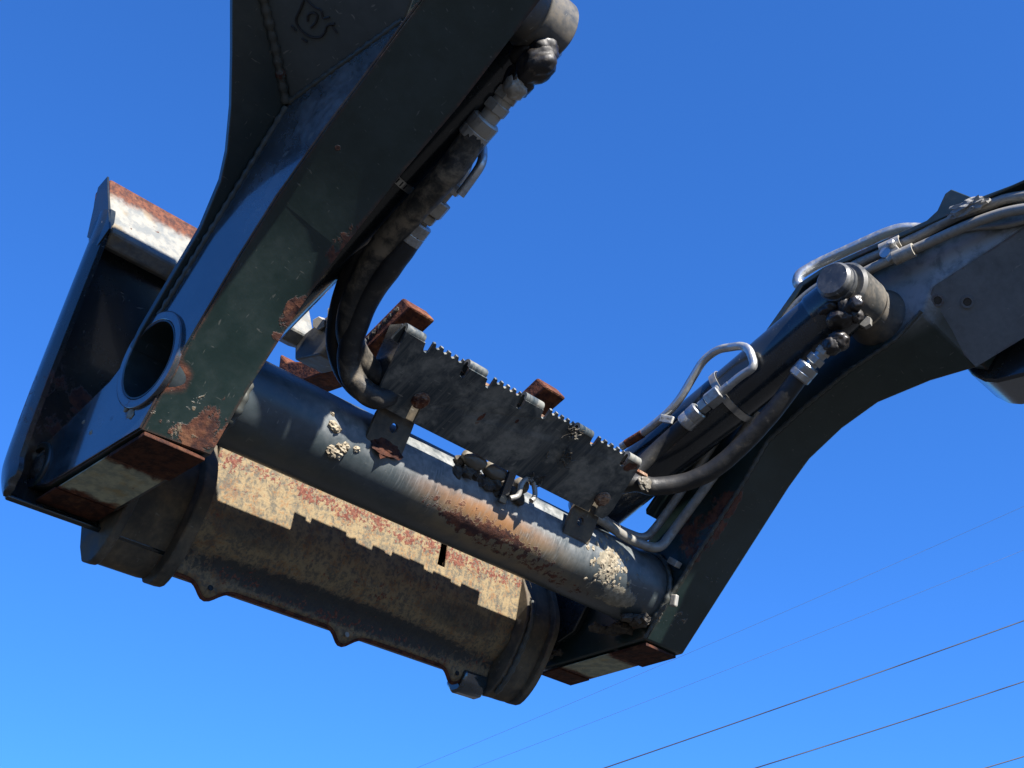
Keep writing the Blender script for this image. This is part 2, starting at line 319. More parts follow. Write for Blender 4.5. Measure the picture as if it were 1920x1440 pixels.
M_FITD = metal('dirty_fitting', (.32, .30, .26), .45, .55, metallic=.4)
M_BAND = metal('steel_band', (.40, .39, .36), .3, .35)
M_BOLT = rusty('rusty_bolt', pale=(.30, .19, .12), pale_lo=.42, pale_hi=.56)
M_HOSE = rubber('hose_dusty', (.018, .018, .017), dirt=[((0.2, -0.3543, 0.3558), (.16, .20, .20), .20)], dirt_base=.45)
M_HOSE2 = rubber('hose_black', (.014, .014, .014), dirt=[((0.31, -0.1272, 0.1626), (.05, .05, .04), .18)], dirt_base=.08)
M_HOSE3 = rubber('hose_mossy', (.016, .018, .013), dirt=[((1.05, -0.1836, 0.2402), .05, .2)], dirt_base=.10)
gz = NT('old_grease'); gz.set(gz.b.inputs['Base Color'], gz.mix(gz.ramp(gz.noise(60, 7, .65), .56, .72), (.010, .008, .007), (.07, .058, .046)))
gz.set(gz.b.inputs['Roughness'], gz.ramp(gz.noise(35, 4, .6), .35, .65, .30, .70)); gz.bump(gz.noise(45, 3, .5), .35, .003); M_GREASE = gz.m
mz = NT('dried_mud'); mz.set(mz.b.inputs['Base Color'], mz.mix(mz.ramp(mz.noise(70, 6, .6), .4, .65), (.27, .23, .165), (.15, .12, .08))); mz.b.inputs['Roughness'].default_value = .95
mz.bump(mz.noise(110, 6, .65), .8, .004); M_MUD = mz.m
dz = NT('dark_mud'); dz.set(dz.b.inputs['Base Color'], dz.mix(dz.ramp(dz.noise(60, 6, .6), .4, .65), (.06, .05, .038), (.02, .017, .014))); dz.b.inputs['Roughness'].default_value = .9
dz.bump(dz.noise(90, 6, .65), .8, .004); M_DARKMUD = dz.m
M_WELD = worn_paint('weld_paint', (.03, .036, .034), dust=(.09, .08, .06), d_amt=.7, d_lo=.35, rough=.4, r_thr=.62, spec=.4)
M_PLAST = rubber('plastic_clamp', (.10, .09, .072), dirt_base=.5)
wz = NT('cable'); wz.b.inputs['Base Color'].default_value = (.006, .009, .016, 1); wz.b.inputs['Roughness'].default_value = .6; M_WIRE = wz.m
wz2 = NT('pale_cable'); wz2.b.inputs['Base Color'].default_value = (.012, .026, .05, 1); wz2.b.inputs['Roughness'].default_value = .6; M_WIRE2 = wz2.m
tz = NT('white_tag'); tz.set(tz.b.inputs['Base Color'], tz.mix(tz.ramp(tz.noise(60, 5, .6), .45, .65), (.36, .36, .34), (.24, .235, .21))); tz.b.inputs['Roughness'].default_value = .6; M_TAG = tz.m
iz = NT('black_ink'); iz.b.inputs['Base Color'].default_value = (.012, .012, .013, 1); iz.b.inputs['Roughness'].default_value = .6; M_INK = iz.m
M_ENDP = worn_paint('faded_end_plate', (.06, .068, .070), dust=(.15, .155, .155), d_amt=.8, d_lo=.3, d_hi=.6, rough=.5, r_thr=.78, edge=.3, scratch=.4)
M_EYE = metal('bare_eye_steel', (.19, .185, .17), .42, 1.0, (.022, .017, .013), metallic=.3)
M_BOSS = worn_paint('boss_worn_paint', (.022, .026, .028), dust=(.12, .10, .075), d_amt=.8, d_lo=.42, d_hi=.62, rough=.38, r_thr=.70, scratch=.6, streak=(22, 120, 120), streak_amt=.5)
M_PIN = worn_paint('pin_worn_steel', (.028, .031, .034), dust=(.15, .145, .135), d_amt=.7, d_lo=.42, d_hi=.62, rough=.30, r_thr=.74, scratch=.8)

# ------------------------------------------------------------------ setting
gm = NT('asphalt_ground'); gg = gm.mix(gm.ramp(gm.noise(.8, 8, .6), .35, .65), (.013, .013, .012), (.022, .021, .019))
gm.set(gm.b.inputs['Base Color'], gm.mix(gm.ramp(gm.noise(45, 4, .6), .4, .7), gg, (.032, .031, .028))); gm.b.inputs['Roughness'].default_value = .95
gm.bump(gm.noise(40, 6, .6), .6, .02)
bm = bmesh.new(); N = 24
for i in range(N + 1):
    for j in range(N + 1):
        f = lambda k: math.copysign(abs(k / (N/2) - 1) ** 2.6, k - N/2) * 1500.0
        x, y = f(i), f(j); bm.verts.new((x, y, GROUND + .05 * noise.noise(Vector((x*.21, y*.21, 0)))))
bm.verts.ensure_lookup_table()
for i in range(N):
    for j in range(N):
        a = i*(N+1) + j; bm.faces.new((bm.verts[a], bm.verts[a+N+1], bm.verts[a+N+2], bm.verts[a+1]))
gr = link('ground', bm_mesh(bm), gm.m); gr['kind'] = 'structure'
# ------------------------------------------------------------------ loader boom: two arms welded to a cross tube
TY, TZ, TR, TI = 0.0, 0.121, 0.0800, 0.0675          # cross tube axis and radii
boom = thing('loader_boom', 'dark green steel loader boom, two cranked arms joined by a thick scratched cross tube', 'loader boom', (.695, TY, TZ - TR))
from mathutils.geometry import tessellate_polygon
def arm_mesh(pa, pb, xa, xb, hole=None):
    """box-section arm between two side profiles; hole: (y, z, r) cut through the first side"""
    bm = bmesh.new(); A = [bm.verts.new((xa, y, z)) for y, z in pa]; B = [bm.verts.new((xb, y, z)) for y, z in pb]; n = len(pa)
    for i in range(n):
        j = (i + 1) % n; bm.faces.new((A[i], A[j], B[j], B[i]))
    bm.faces.new(B)
    if hole is None: bm.faces.new(A[::-1])
    else:
        y, z, r = hole; m = 48; c = [(y + r*math.cos(2*math.pi*k/m), z + r*math.sin(2*math.pi*k/m)) for k in range(m)]
        H = [bm.verts.new((xa, *q)) for q in c]; allv = A + H
        for t in tessellate_polygon([[Vector((q[0], q[1], 0)) for q in pa], [Vector((q[0], q[1], 0)) for q in c]]):
            try: bm.faces.new([allv[i] for i in t])
            except ValueError: pass
        D = [bm.verts.new((xa + .03, *q)) for q in c]
        for i in range(m): bm.faces.new((H[i], H[(i+1) % m], D[(i+1) % m], D[i]))
    return bm_mesh(bm)
top_l = [(-1.0, 1.10), (-.72, 1.02), (-.52, .74), (-.280, .486), (-.159, .365), (-.064, .270), (.002, .204), (.114, .130), (.279, .081), (.322, .060), (.338, .032), (.322, .006)]  # rear points, here and in top_li, raised out of view to shade the carrier panel
bel_lo = [(.252, -.012), (0, 0), (-.089, .107), (-.198, .224), (-.275, .297), (-.375, .371), (-.549, .487), (-.72, .60), (-1.0, .78)]
bel_li = [(.240, -.019), (-.012, 0), (-.095, .094), (-.20, .192), (-.289, .259), (-.413, .338), (-.534, .405), (-.72, .53), (-1.0, .70)]
top_li = [(-1.0, 1.10), (-.72, 1.02), (-.52, .74), (-.280, .486), (-.159, .365), (-.064, .270), (.002, .204), (.114, .130), (.279, .076), (.318, .052), (.330, .020), (.312, -.006)]
link('arm', arm_mesh(top_l + bel_lo, top_li + bel_li, 0, .12, (TY, TZ, TR)), M_ARM, boom, smooth=35, bevel=.004)
def side_sheet(pa, xa, xb, hole):
    bm = bmesh.new(); y, z, r = hole; m = 48; c = [(y + r*math.cos(2*math.pi*k/m), z + r*math.sin(2*math.pi*k/m)) for k in range(m)]
    A = [bm.verts.new((xa, *q)) for q in pa]; H = [bm.verts.new((xa, *q)) for q in c]; B = [bm.verts.new((xb, *q)) for q in pa]; D = [bm.verts.new((xb, *q)) for q in c]
    tri = tessellate_polygon([[Vector((q[0], q[1], 0)) for q in pa], [Vector((q[0], q[1], 0)) for q in c]])
    for t in tri: bm.faces.new([(A + H)[i] for i in t])
    for g, h in ((A, B), (H, D)):
        for i in range(len(g)): j = (i + 1) % len(g); bm.faces.new((g[i], g[j], h[j], h[i]))
    return bm_mesh(bm)
cen = Vector((-.1, .22)); loop = [Vector(q) for q in top_l + bel_lo]; inset = []
for i, p in enumerate(loop):
    a, b = loop[i-1], loop[(i+1) % len(loop)]; d1 = (p - a).normalized(); d2 = (b - p).normalized()
    n1 = Vector((-d1.y, d1.x)); n2 = Vector((-d2.y, d2.x)); nb = (n1 + n2).normalized(); inset.append(p + nb * .0025)
if sum((loop[i].x * loop[(i+1) % len(loop)].y - loop[(i+1) % len(loop)].x * loop[i].y) for i in range(len(loop))) < 0:
    inset = [p * 2 - q for p, q in zip(loop, inset)]
link('side_plate', side_sheet([tuple(q) for q in inset], -.0035, .0005, (TY, TZ, TR + .0003)), M_SIDE, boom, bevel=.001)
bel_ri = [(.285, .004), (-.006, .006), (-.10, .103), (-.20, .20), (-.293, .293), (-.354, .361), (-.45, .408), (-.557, .452), (-.671, .483), (-0.7355, 0.5239), (-0.767, 0.5766), (-0.9681, 0.6235), (-1.30, .80)]
bel_ro = [(.290, 0), (-.020, 0), (-.12, .10), (-.22, .20), (-.327, .307), (-.385, .357), (-.47, .402), (-.56, .432), (-.68, .438), (-.778, .431), (-.800, .460), (-.925, .627), (-1.10, .86)]
top_r = [(-1.30, .90), (-1.0, .69), (-.82, .687), (-.56, .684), (-.505, .672), (-.42, .595), (-.28, .46), (-.064, .262), (.002, .204), (.114, .130), (.279, .085), (.318, .062), (.330, .034), (.312, .010)]
link('arm', arm_mesh(top_r + bel_ri, top_r + bel_ro, 1.27, 1.39), M_ARM, boom, smooth=35, bevel=.004)
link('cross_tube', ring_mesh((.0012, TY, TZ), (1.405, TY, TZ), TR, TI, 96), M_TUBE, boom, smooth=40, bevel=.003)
link('bore_shade_sleeve', ring_mesh((-.0085, TY, TZ), (.085, TY, TZ), TI - .0004, TI - .0030, 64), M_TOPP, boom, smooth=40)  # dark sleeve added so the bore's inside looks shaded
link('pivot_ring', ring_mesh((-.009, TY, TZ), (.0009, TY, TZ), TR + .003, TI - .0002, 72), M_SIDE, boom, smooth=40, bevel=.002)
link('tube_baffle', lathe((.085, TY, TZ), (.095, TY, TZ), [(0, TI + .002), (.01, TI + .002)], 48), M_TOPP, boom)
def weld(path, r, parent, mat=None, seed=0):
    pts = []; P0 = [Vector(p) for p in path]
    for a, b in zip(P0, P0[1:]):
        k = max(2, int((b - a).length / .006))
        for i in range(k): pts.append(a.lerp(b, i / k))
    pts.append(P0[-1])
    return link('weld_bead', sweep(pts, lambda t: r * (1 + .22 * math.sin(t * len(pts) * 1.9) + .2 * noise.noise(Vector((t*40, seed, 0)))), 8), mat or M_WELD, parent, smooth=60)
for xx in (.126, 1.264):
    weld([(xx, TY + (TR + .003) * math.cos(a), TZ + (TR + .003) * math.sin(a)) for a in [i * 2*math.pi/40 for i in range(41)]], .007, boom, seed=xx)
# flared top plate of the near arm and the plate that boxes it in
fl = [(-.30, -.50, .708), (-.164, -.335, .543), (-.121, -.288, .496), (-.079, -.240, .448), (-.046, -.195, .403), (-.030, -.164, .372), (-.017, -.107, .315), (-.016, -.043, .251), (-.014, .026, .182), (-.010, .05, .158)]
fr = [(.128, y, z) for x, y, z in fl]
up = Vector((0, 1, 1)).normalized()
fa = [Vector(p) + up * .0018 for p in fl + fr[::-1]]
link('top_plate', loft([fa, [p + up * .013 for p in fa]]), M_TOPP, boom, bevel=.002)
g0, g1 = Vector((-.001, -.280, .487)), Vector((-.002, -.549, .489)); gd = Vector((-.119, -.076, .075)); gx = (g1 - g0)
gn = gd.cross(gx).normalized(); gn = gn if gn.z < 0 else -gn
gq = [g0, g1 + Vector((.001, .012, -.002)), g1 + gd * 2.6 + gx * 1.6, g0 + gd * 2.6]
link('gusset_plate', loft([gq, [p - gn * .010 for p in gq]]), M_GUSSET, boom, bevel=.0025)
weld([g0 + Vector((-.004, .004, -.002)), g0 + gd * .5 + Vector((-.003, .002, 0)), g0 + gd * 2.5 + Vector((-.003, .002, 0))], .0075, boom, seed=3)
weld([g0 + gn * .003, g0.lerp(g1, .5) + gn * .003, g0.lerp(g1, .95) + gn * .001], .005, boom, seed=5)
weld([(-.003, y, z - .002) for y, z in [(-.275, .480), (-.159, .363), (-.064, .268), (-.002, .206)]], .0055, boom, seed=6)
link('added_shade_box', prism([(-.60, .80), (-.70, 1.02), (-1.0, 1.10), (-1.0, .90)], -.30, -.003), M_TOPP, boom, bevel=.003)  # unseen box added to keep the sun off the near carrier panel
# hand-drawn grease mark on the plate
def on_g(px): return px
mk = [[(-0.05, -0.3534, 0.6223), (-0.05, -0.3455, 0.6042), (-0.05, -0.3387, 0.5879), (-0.05, -0.3527, 0.5583), (-0.05, -0.378, 0.5261), (-0.05, -0.4023, 0.5072), (-0.05, -0.4143, 0.5078), (-0.05, -0.4203, 0.5194), (-0.05, -0.4378, 0.5116)],
      [(-0.05, -0.3797, 0.5431), (-0.05, -0.3903, 0.5471), (-0.05, -0.3926, 0.5593), (-0.05, -0.3822, 0.5735), (-0.05, -0.3691, 0.5781), (-0.05, -0.3696, 0.5639)],
      [(-0.05, -0.3605, 0.6172), (-0.05, -0.3834, 0.5843), (-0.05, -0.4005, 0.5651), (-0.05, -0.4078, 0.5439), (-0.05, -0.4233, 0.5353)], [(-0.05, -0.3277, 0.5839), (-0.05, -0.3421, 0.5622)], [(-0.05, -0.3596, 0.5341), (-0.05, -0.3743, 0.5162)], [(-0.05, -0.4306, 0.5122), (-0.05, -0.4452, 0.4866)]]
camv = Vector(CAM)
for ln in mk:
    pts = []
    for p in ln:
        d = Vector(p) - camv; t = (g0 + gn * .0012 - camv).dot(gn) / d.dot(gn); pts.append(camv + d * t)
    link('grease_mark', sweep(catmull(pts, 5), .0019, 6), M_INK, boom)
# nose plates: thick rusted pads, worn primer between them
def pad(name, x0, x1, ya, yb, d0, d1, mat, sl=-.05, z0=0.0, xs=0.0):
    q = [(ya, z0 + sl*ya - d0), (yb, z0 + sl*yb - d0), (yb, z0 + sl*yb - d1), (ya, z0 + sl*ya - d1)]
    return link(name, prism(q, x0, x1), mat, boom, bevel=.0015)
for x0, x1, z0, sl in ((.004, .116, .0, -.062), (1.274, 1.386, .004, -.012)):
    pad('wear_pad', x0, x1, -.004, .088, .003, .010, M_RUSTPAD, sl, z0)
    pad('nose_plate', x0 + .002, x1 - .002, .091, .236, .002, .0045, M_CREAM, sl, z0)
    pad('wear_pad', x0, x1, .239, .296, .001, .006, M_RUSTPAD, sl, z0)
link('pin_boss', ring_mesh((-.008, .298, .040), (.0012, .298, .040), .040, .027, 40), M_ARM, boom, smooth=40, bevel=.003)
link('pin_mud', lump((.003, .298, .036), (.012, .026, .030), .4, 2.0, 3, 4.0), M_DARKMUD, boom)
# pin bosses on the inner faces of the arms
PY, PZ = -.640, .556
for xa, xb in ((.12, .155), (1.27, 1.215)):
    link('cylinder_boss', lathe((xa, PY, PZ), (xb, PY, PZ), [(0, .064), (abs(xb-xa)*.25, .058), (abs(xb-xa)*.55, .053), (abs(xb-xa), .052)], 48), M_BOSS, boom, smooth=30)
# top plate of the far arm with its raised lug
tp = [(-1.4, .700), (-.98, .695), (-.905, .700), (-.880, .728), (-.862, .748), (-.848, .744), (-.825, .712), (-.80, .700), (-.56, .697), (-.50, .684), (-.41, .605), (-.06, .280), (-.06, .268), (-.415, .592), (-.508, .673), (-.56, .685), (-.82, .6885), (-.95, .690), (-1.4, .688)]
link('top_plate', prism(tp, 1.222, 1.40), M_TOPP, boom, bevel=.002)
for yy, zz in ((-.845, .500), (-.775, .495)):
    pass
pa5, pa4, pa1 = Vector((1.2695, *(-0.7691, 0.5741))), Vector((1.2695, *(-0.968, 0.6219))), Vector((1.3885, -.7795, .4335))
pn = (pa4 - pa5).cross(pa1 - pa5).normalized()
def on_pn(q): d = Vector(q) - camv; return camv + d * ((pa5 - camv).dot(pn) / d.dot(pn))
ep = [on_pn((1.27, -0.7375, 0.5218)), pa1, pa4 + (pa1 - pa5) * 1.0, pa4 + (pa4 - pa5) * .8, pa4, pa5]
for_n = (ep[1] - ep[0]).cross(ep[2] - ep[0]).normalized(); for_n = for_n if for_n.dot(camv - ep[0]) > 0 else -for_n
bm = bmesh.new(); ea = [bm.verts.new(p - for_n * .004) for p in ep]; eb = [bm.verts.new(p + for_n * .005) for p in ep]
for t in ((1, 5, 0), (1, 4, 5), (1, 2, 4), (2, 3, 4)): bm.faces.new([eb[i] for i in t]); bm.faces.new([ea[i] for i in reversed(t)])
for i in range(6): bm.faces.new((ea[i], ea[(i+1) % 6], eb[(i+1) % 6], eb[i]))
link('end_plate', bm_mesh(bm), M_ENDP, boom)
# dished bolt recesses in the far arm's folded end plate
e0, e1, e2 = ep[0], ep[1], ep[2]
en = (e1 - e0).cross(e2 - e0).normalized(); en = en if en.y > 0 or en.z < 0 else -en
en = en if en.dot(camv - e0) > 0 else -en
for px, tr in (((1.29, -0.7646, 0.5525), (1, 4, 5)), ((1.31, -0.8162, 0.5353), (1, 4, 5))):
    e0, e1, e2 = (ep[i] + for_n * .005 for i in tr); en = (e1 - e0).cross(e2 - e0).normalized(); en = en if en.dot(camv - e0) > 0 else -en
    d = Vector(px) - camv; c = camv + d * ((e0 + en * .0008 - camv).dot(en) / d.dot(en))
    link('plug_ring', ring_mesh(c - en * .001, c + en * .0022, .0125, .0085, 28), M_ENDP, boom, smooth=40)
    link('plug', lathe(c - en * .002, c + en * .0008, [(0, .0084), (.0028, .0078)], 20), M_CYL, boom, smooth=40)
# mud thrown onto the tube and the arm
def on_tube(x, ang, off=0.0): return (x, TY - (TR + off) * math.cos(R(ang)), TZ + (TR + off) * math.sin(R(ang)))
for i, (x, a, s) in enumerate([(.305, -12, .010), (.312, -14, .010), (.335, -33, .011), (.332, -40, .012), (.322, -42, .011), (.342, -28, .008), (.318, -38, .008), (.30, 2, .005), (.365, -26, .007)]):
    link('mud_clod', lump(on_tube(x, a, -.001), (s, s*.7, s*.8), .5, 1.8, 3, i * 2.3), M_MUD, boom)
for i in range(150):
    x = random.gauss(1.065, .026); a = random.gauss(-14, 16); k = random.uniform(.0018, .0055); p = on_tube(x, a, -.0008); nn = Vector((0, p[1] - TY, p[2] - TZ)).normalized()
    me = lump((0, 0, 0), (k * 1.3, k * 1.1, k * .55), .5, 1.8, 2, i * 1.31); me.transform(Matrix.Translation(p) @ nn.to_track_quat('Z', 'X').to_matrix().to_4x4())
    link('mud_clod', me, M_MUD, boom)
for i in range(14):
    link('mud_clod', lump((random.uniform(1.20, 1.262), random.uniform(-.03, .10), .034 + random.uniform(-.004, .006)), (.016, .016, .010), .5, 1.7, 2, i + .5), M_DARKMUD, boom)
for px, s in ((((-0.004, 0.0319, 0.038)), .010), ((-0.004, 0.0457, 0.0526), .007), ((-0.002, 0.1739, 0.0752), .0045), ((-0.002, 0.1433, 0.0445), .005)):
    link('mud_clod', lump(px, (.003, s, s), .4, 2.0, 2, s * 900), M_MUD, boom)
for i in range(8):
    link('mud_clod', lump((1.262 - random.random() * .05, .215 + random.random() * .05, .018 + random.random() * .012), (.010, .010, .007), .6, 2.0, 2, i + 9.5), M_MUD if i < 2 else M_DARKMUD, boom)
weld([(1.267, y, z + .003) for y, z in bel_ri[1:10]], .0042, boom, seed=21)
# pipe clip bolted to the far arm beside the tube
link('pipe_clip', box((1.254, -.105, .150), (.020, .026, .014), Matrix.Rotation(R(40), 3, 'X')), M_FITD, boom, bevel=.002)
link('pipe_clip', box((1.259, -.094, .068), (.012, .016, .026), Matrix.Rotation(R(15), 3, 'X')), M_FITD, boom, bevel=.003)
link('grease_nipple_nut', hexprof((1.19, -0.6497, 0.496), tuple(Vector((1.19, -0.6497, 0.496)) + Vector((-.016, -.004, -.003))), .013), M_PIPE_PALE, boom, smooth=20)

# ------------------------------------------------------------------ rear beam beyond the far arm
rb = thing('rear_beam', 'dark rounded steel beam end behind the far arm at the right edge', 'beam', (1.48, -1.0, .39))
link('beam', prism([(-.742, .47), (-.752, .445), (-.775, .420), (-.80, .408), (-1.5, .330), (-1.5, .80), (-.80, .66), (-.742, .56)], 1.43, 1.56), M_CYL, rb, smooth=30, bevel=.006)
link('side_plate', prism([(-.762, .452), (-.79, .436), (-1.25, .96), (-1.25, .99), (-1.21, .99)], 1.396, 1.424), M_ARM, rb, bevel=.002)
link('edge_strip', sweep([(1.428, -0.8408, 0.5105), (1.428, -0.8632, 0.5427), (1.428, -0.8973, 0.5871)], .006, 8), M_WELD, rb, smooth=60)
link('stud', lathe((1.42, -0.8406, 0.504), (1.42, -0.854, 0.5087), [(0, .010), (.012, .010), (.016, .007)], 16), M_PIPE, rb, smooth=40)

# ------------------------------------------------------------------ tool carrier hung on the arm tips
tc = thing('tool_carrier', 'rusty dark quick-hitch tool carrier with pale curved cover, hung on the arm tips', 'tool carrier', (.695, .30, -.07))
pan = [(.160, .500), (.172, .450), (.228, .300), (.282, .150), (.312, .050), (.314, .015), (.300, -.020), (.290, -.034)]
def strip(prof, t, x0, x1):
    P0 = [Vector((0, y, z)) for y, z in prof]; off = []
    for i, p in enumerate(P0):
        d = (P0[min(i+1, len(P0)-1)] - P0[max(i-1, 0)]).normalized(); off.append(p + Vector((0, -d.z, d.y)) * t)
    return prism([(p.y, p.z) for p in P0] + [(p.y, p.z) for p in off[::-1]], x0, x1)
pan = [Vector((y, z, 0)) for y, z in pan]; pan = [(p.x, p.y) for p in catmull(pan, 4)]
link('side_panel', strip(pan, .010, -.046, .262), M_PANEL, tc, smooth=35, bevel=.003)
link('cheek_plate', prism([(.13, .22), (.12, .12), (.17, .06), (.25, .035), (.33, .03), (.35, .10), (.33, .22)], 1.244, 1.262), M_PANEL, tc, bevel=.003)
# rounded edge flange of the near panel
fb = []
for i, (y, z) in enumerate(pan):
    if z > .478: continue
    t = i / (len(pan) - 1); w = (.046 if t < .8 else .046 * (1 - (t - .8) / .2 * .75)) * min(1.0, .15 + t * 6)
    d = Vector((pan[min(i+1, len(pan)-1)][0] - pan[max(i-1, 0)][0], pan[min(i+1, len(pan)-1)][1] - pan[max(i-1, 0)][1])).normalized(); nn = Vector((d.y, -d.x))
    fb.append([(-.050, y + .008 - nn.x*0, z), (-.056, y + nn.x * w * .25, z + nn.y * w * .25), (-.056, y + nn.x * w * .6, z + nn.y * w * .6), (-.051, y + nn.x * w, z + nn.y * w), (-.042, y + nn.x * w, z + nn.y * w), (-.044, y + nn.x * w * .3, z + nn.y * w * .3), (-.036, y + .004, z)])
link('edge_flange', loft(fb), M_PANEL, tc, smooth=50)
# pale top bar with a chamfered end
bs = [(.168, .552), (.152, .500), (.124, .412), (.150, .396), (.205, .43), (.215, .545)]
def barend(k): return [(x, y, z) for x, (y, z) in zip(k, bs)]
link('top_bar', loft([barend((-.046, -.048, -.044, -.042, -.046, -.046)), barend([.41]*6)]), M_HOOK, tc, bevel=.005)
#link('rust_face', sheet([(-.040, .001), (.405, .001), (.405, .052), (-.036, .052)], (0, .152, .500), (1, 0, 0), (0, .016, .052), .0022, 1), M_RUST, tc, bevel=.0008)
link('bar_end', sheet([(.150, .39), (.120, .412), (.149, .50), (.165, .551), (.192, .540), (.194, .43)], (-.0535, 0, 0), (0, 1, 0), (0, 0, 1), .004, 1), M_PANEL, tc, bevel=.001)
#link('bar_hook', prism([(.155, .397), (.175, .418), (.200, .44), (.21, .40), (.185, .36), (.175, .37)], -.046, .26), M_PANEL, tc, bevel=.003)
# trough-shaped cover between the hinge brackets, lugs on its lower lip, a notch in its upper edge
cv = [Vector((y, z, 0)) for y, z in [(.195, .186), (.204, .140), (.212, .105), (.221, .064), (.231, .038), (.241, .016), (.262, -.004), (.284, -.018), (.296, -.031), (.307, -.055)]]
cv = [(p.x, p.y) for p in catmull(cv, 3)]
xs = sorted(set([.282 + i * (1.110 - .282) / 110 for i in range(111)] + [.8499, .850, .872, .8721]))
def lug(x): return sum(.026 * math.exp(-((x - c) / .026) ** 2) for c in (.372, .700, 1.018))
ra, rbk = [], []
for x in xs:
    row = []
    for i, (y, z) in enumerate(cv):
        if .8499 < x < .8721 and i < 6: y, z = cv[6][0], cv[6][1] + .0004 * (6 - i)
        if x < .30 and i < 5: y -= (.30 - x) * (5 - i) * .05
        z += .0012 * noise.noise(Vector((x * 14, i * .4, 0)))
        if i >= len(cv) - 3:
            k = (i - (len(cv) - 4)) / 3; y += lug(x) * k * .55; z -= lug(x) * k * .85
        row.append(Vector((x, y, z)))
    ra.append(row)
bm = bmesh.new(); grid = [[bm.verts.new(p) for p in row] for row in ra]
for a, b in zip(grid, grid[1:]):
    for i in range(len(cv) - 1): bm.faces.new((a[i], a[i+1], b[i+1], b[i]))
cov = link('cover', bm_mesh(bm), M_COVER, tc, smooth=50)
sm = cov.modifiers.new('thickness', 'SOLIDIFY'); sm.thickness = .009; sm.offset = 1.0 if cov.data.polygons[0].normal.y > 0 else -1.0
link('lip_edge', sweep([p + Vector((0, .004, -.002)) for p in [r[-1] for r in ra]], .0042, 8), M_RUST, cov, smooth=60)
for c in (.372, .700, 1.018):
    k = min(range(len(xs)), key=lambda i: abs(xs[i] - c)); p = ra[k][-2]
    link('lug_hole', lathe(p + Vector((0, -.001, .001)), p + Vector((0, -.003, .001)), [(0, .0055), (.002, .0055)], 16), M_CYL if c != .7 else M_PIPE_PALE, cov)
# hinge brackets: ear plates joined by a curved web
earp = [Vector((y, z, 0)) for y, z in [(.200, .160), (.187, .100), (.189, .055), (.212, .010), (.238, -.030), (.268, -.064), (.306, -.088), (.338, -.080)]]
earp = [(p.x, p.y) for p in catmull(earp, 3)]
ear = earp + [(.352, -.05), (.362, .0), (.350, .08), (.315, .17), (.27, .23)]
for x0, x1 in ((.126, .144), (.256, .283), (1.108, 1.132)):
    k = .014 if .2 < x0 < .3 else 0.0
    link('hinge_ear', prism([(y + k, z + k * .4) for y, z in ear], x0, x1), M_EAR, tc, smooth=30, bevel=.003)
web = [(y + .034, z + .020) for y, z in earp]
link('hinge_web', strip(web, .010, .144, .256), M_EAR, tc, smooth=40)
link('hinge_web', strip([(y + .010, z + .006) for y, z in earp], .010, 1.132, 1.196), M_EAR, tc, smooth=40)
link('hinge_ear', prism([(y - .004, z) for y, z in ear], 1.196, 1.214), M_EAR, tc, smooth=30, bevel=.003)
#link('hinge_web', strip([(y + .06, z + .03) for y, z in earp if z > -.02], .010, 1.128, 1.246), M_PANEL, tc, smooth=40)
for xe in (1.119,):
    weld([(xe, y - .004, z - .003) for y, z in earp[3:-4]], .006, tc, M_WELD, xe)
link('back_plate', prism([(.335, -.05), (.345, -.05), (.270, .19), (.260, .19)], .282, 1.11), M_PANEL, tc, bevel=.002)
link('cross_web', prism([(.205, .184), (.30, .20), (.305, .19), (.210, .174)], .282, 1.11), M_EAR, tc, bevel=.002)
#link('torn_flap', loft([[(.225, .30, -.066), (.235, .32, -.088), (.262, .325, -.088), (.275, .30, -.060)], [(.225, .306, -.064), (.235, .326, -.086), (.262, .331, -.086), (.275, .306, -.058)]]), M_PANEL, tc)
link('hinge_foot', prism([(.298, -.052), (.305, -.078), (.322, -.094), (.345, -.094), (.362, -.07), (.345, -.04)], 1.035, 1.108), M_SIDE, tc, smooth=40, bevel=.006)
# two rusty stop bars reaching back over the cross tube
def stop_bar(x0, x1, cut=None, name='stop_bar'):
    tpb = [(.330, .500), (.300, .468), (.245, .447), (.180, .440), (.067, .428), (-.040, .474)]
    btm = [(-.066, .440), (.062, .392), (.160, .388), (.240, .398), (.330, .42)]
    if cut: tpb = [(cut, .435)] + [q for q in tpb if q[0] < cut]; btm = [q for q in btm if q[0] < cut] + [(cut, .389)]
    return link(name, prism(tpb + btm, x0, x1), M_RUST, tc, bevel=.005)
b1 = stop_bar(.482, .548); b2 = stop_bar(.880, .946, .10)
for i in range(6):
    t = .15 + i * .14; p = Vector((.4815, .067 + (-.040 - .067) * t, .428 + (.474 - .428) * t - .017))
    link('pit', lump(p, (.0035, .0055 + .003*(i % 2), .006), .4, 2, 2, i + .2), M_DARKMUD, b1)
# coupler block with two nuts seen between arm and hose
link('coupler_block', loft([[(.385, .02, .385), (.385, .075, .345), (.385, .15, .365), (.385, .155, .41), (.385, .05, .43)], [(.455, .02, .385), (.455, .075, .345), (.455, .15, .365), (.455, .155, .41), (.455, .05, .43)]]), M_BOSS, tc, bevel=.004)
for q, s in (((0.37, 0.0682, 0.4053), .013), ((0.37, 0.0268, 0.4123), .013)):
    link('coupler_nut', hexprof(q, tuple(Vector(q) + Vector((.03, .02, .02))), s), M_FITD, tc, smooth=20)

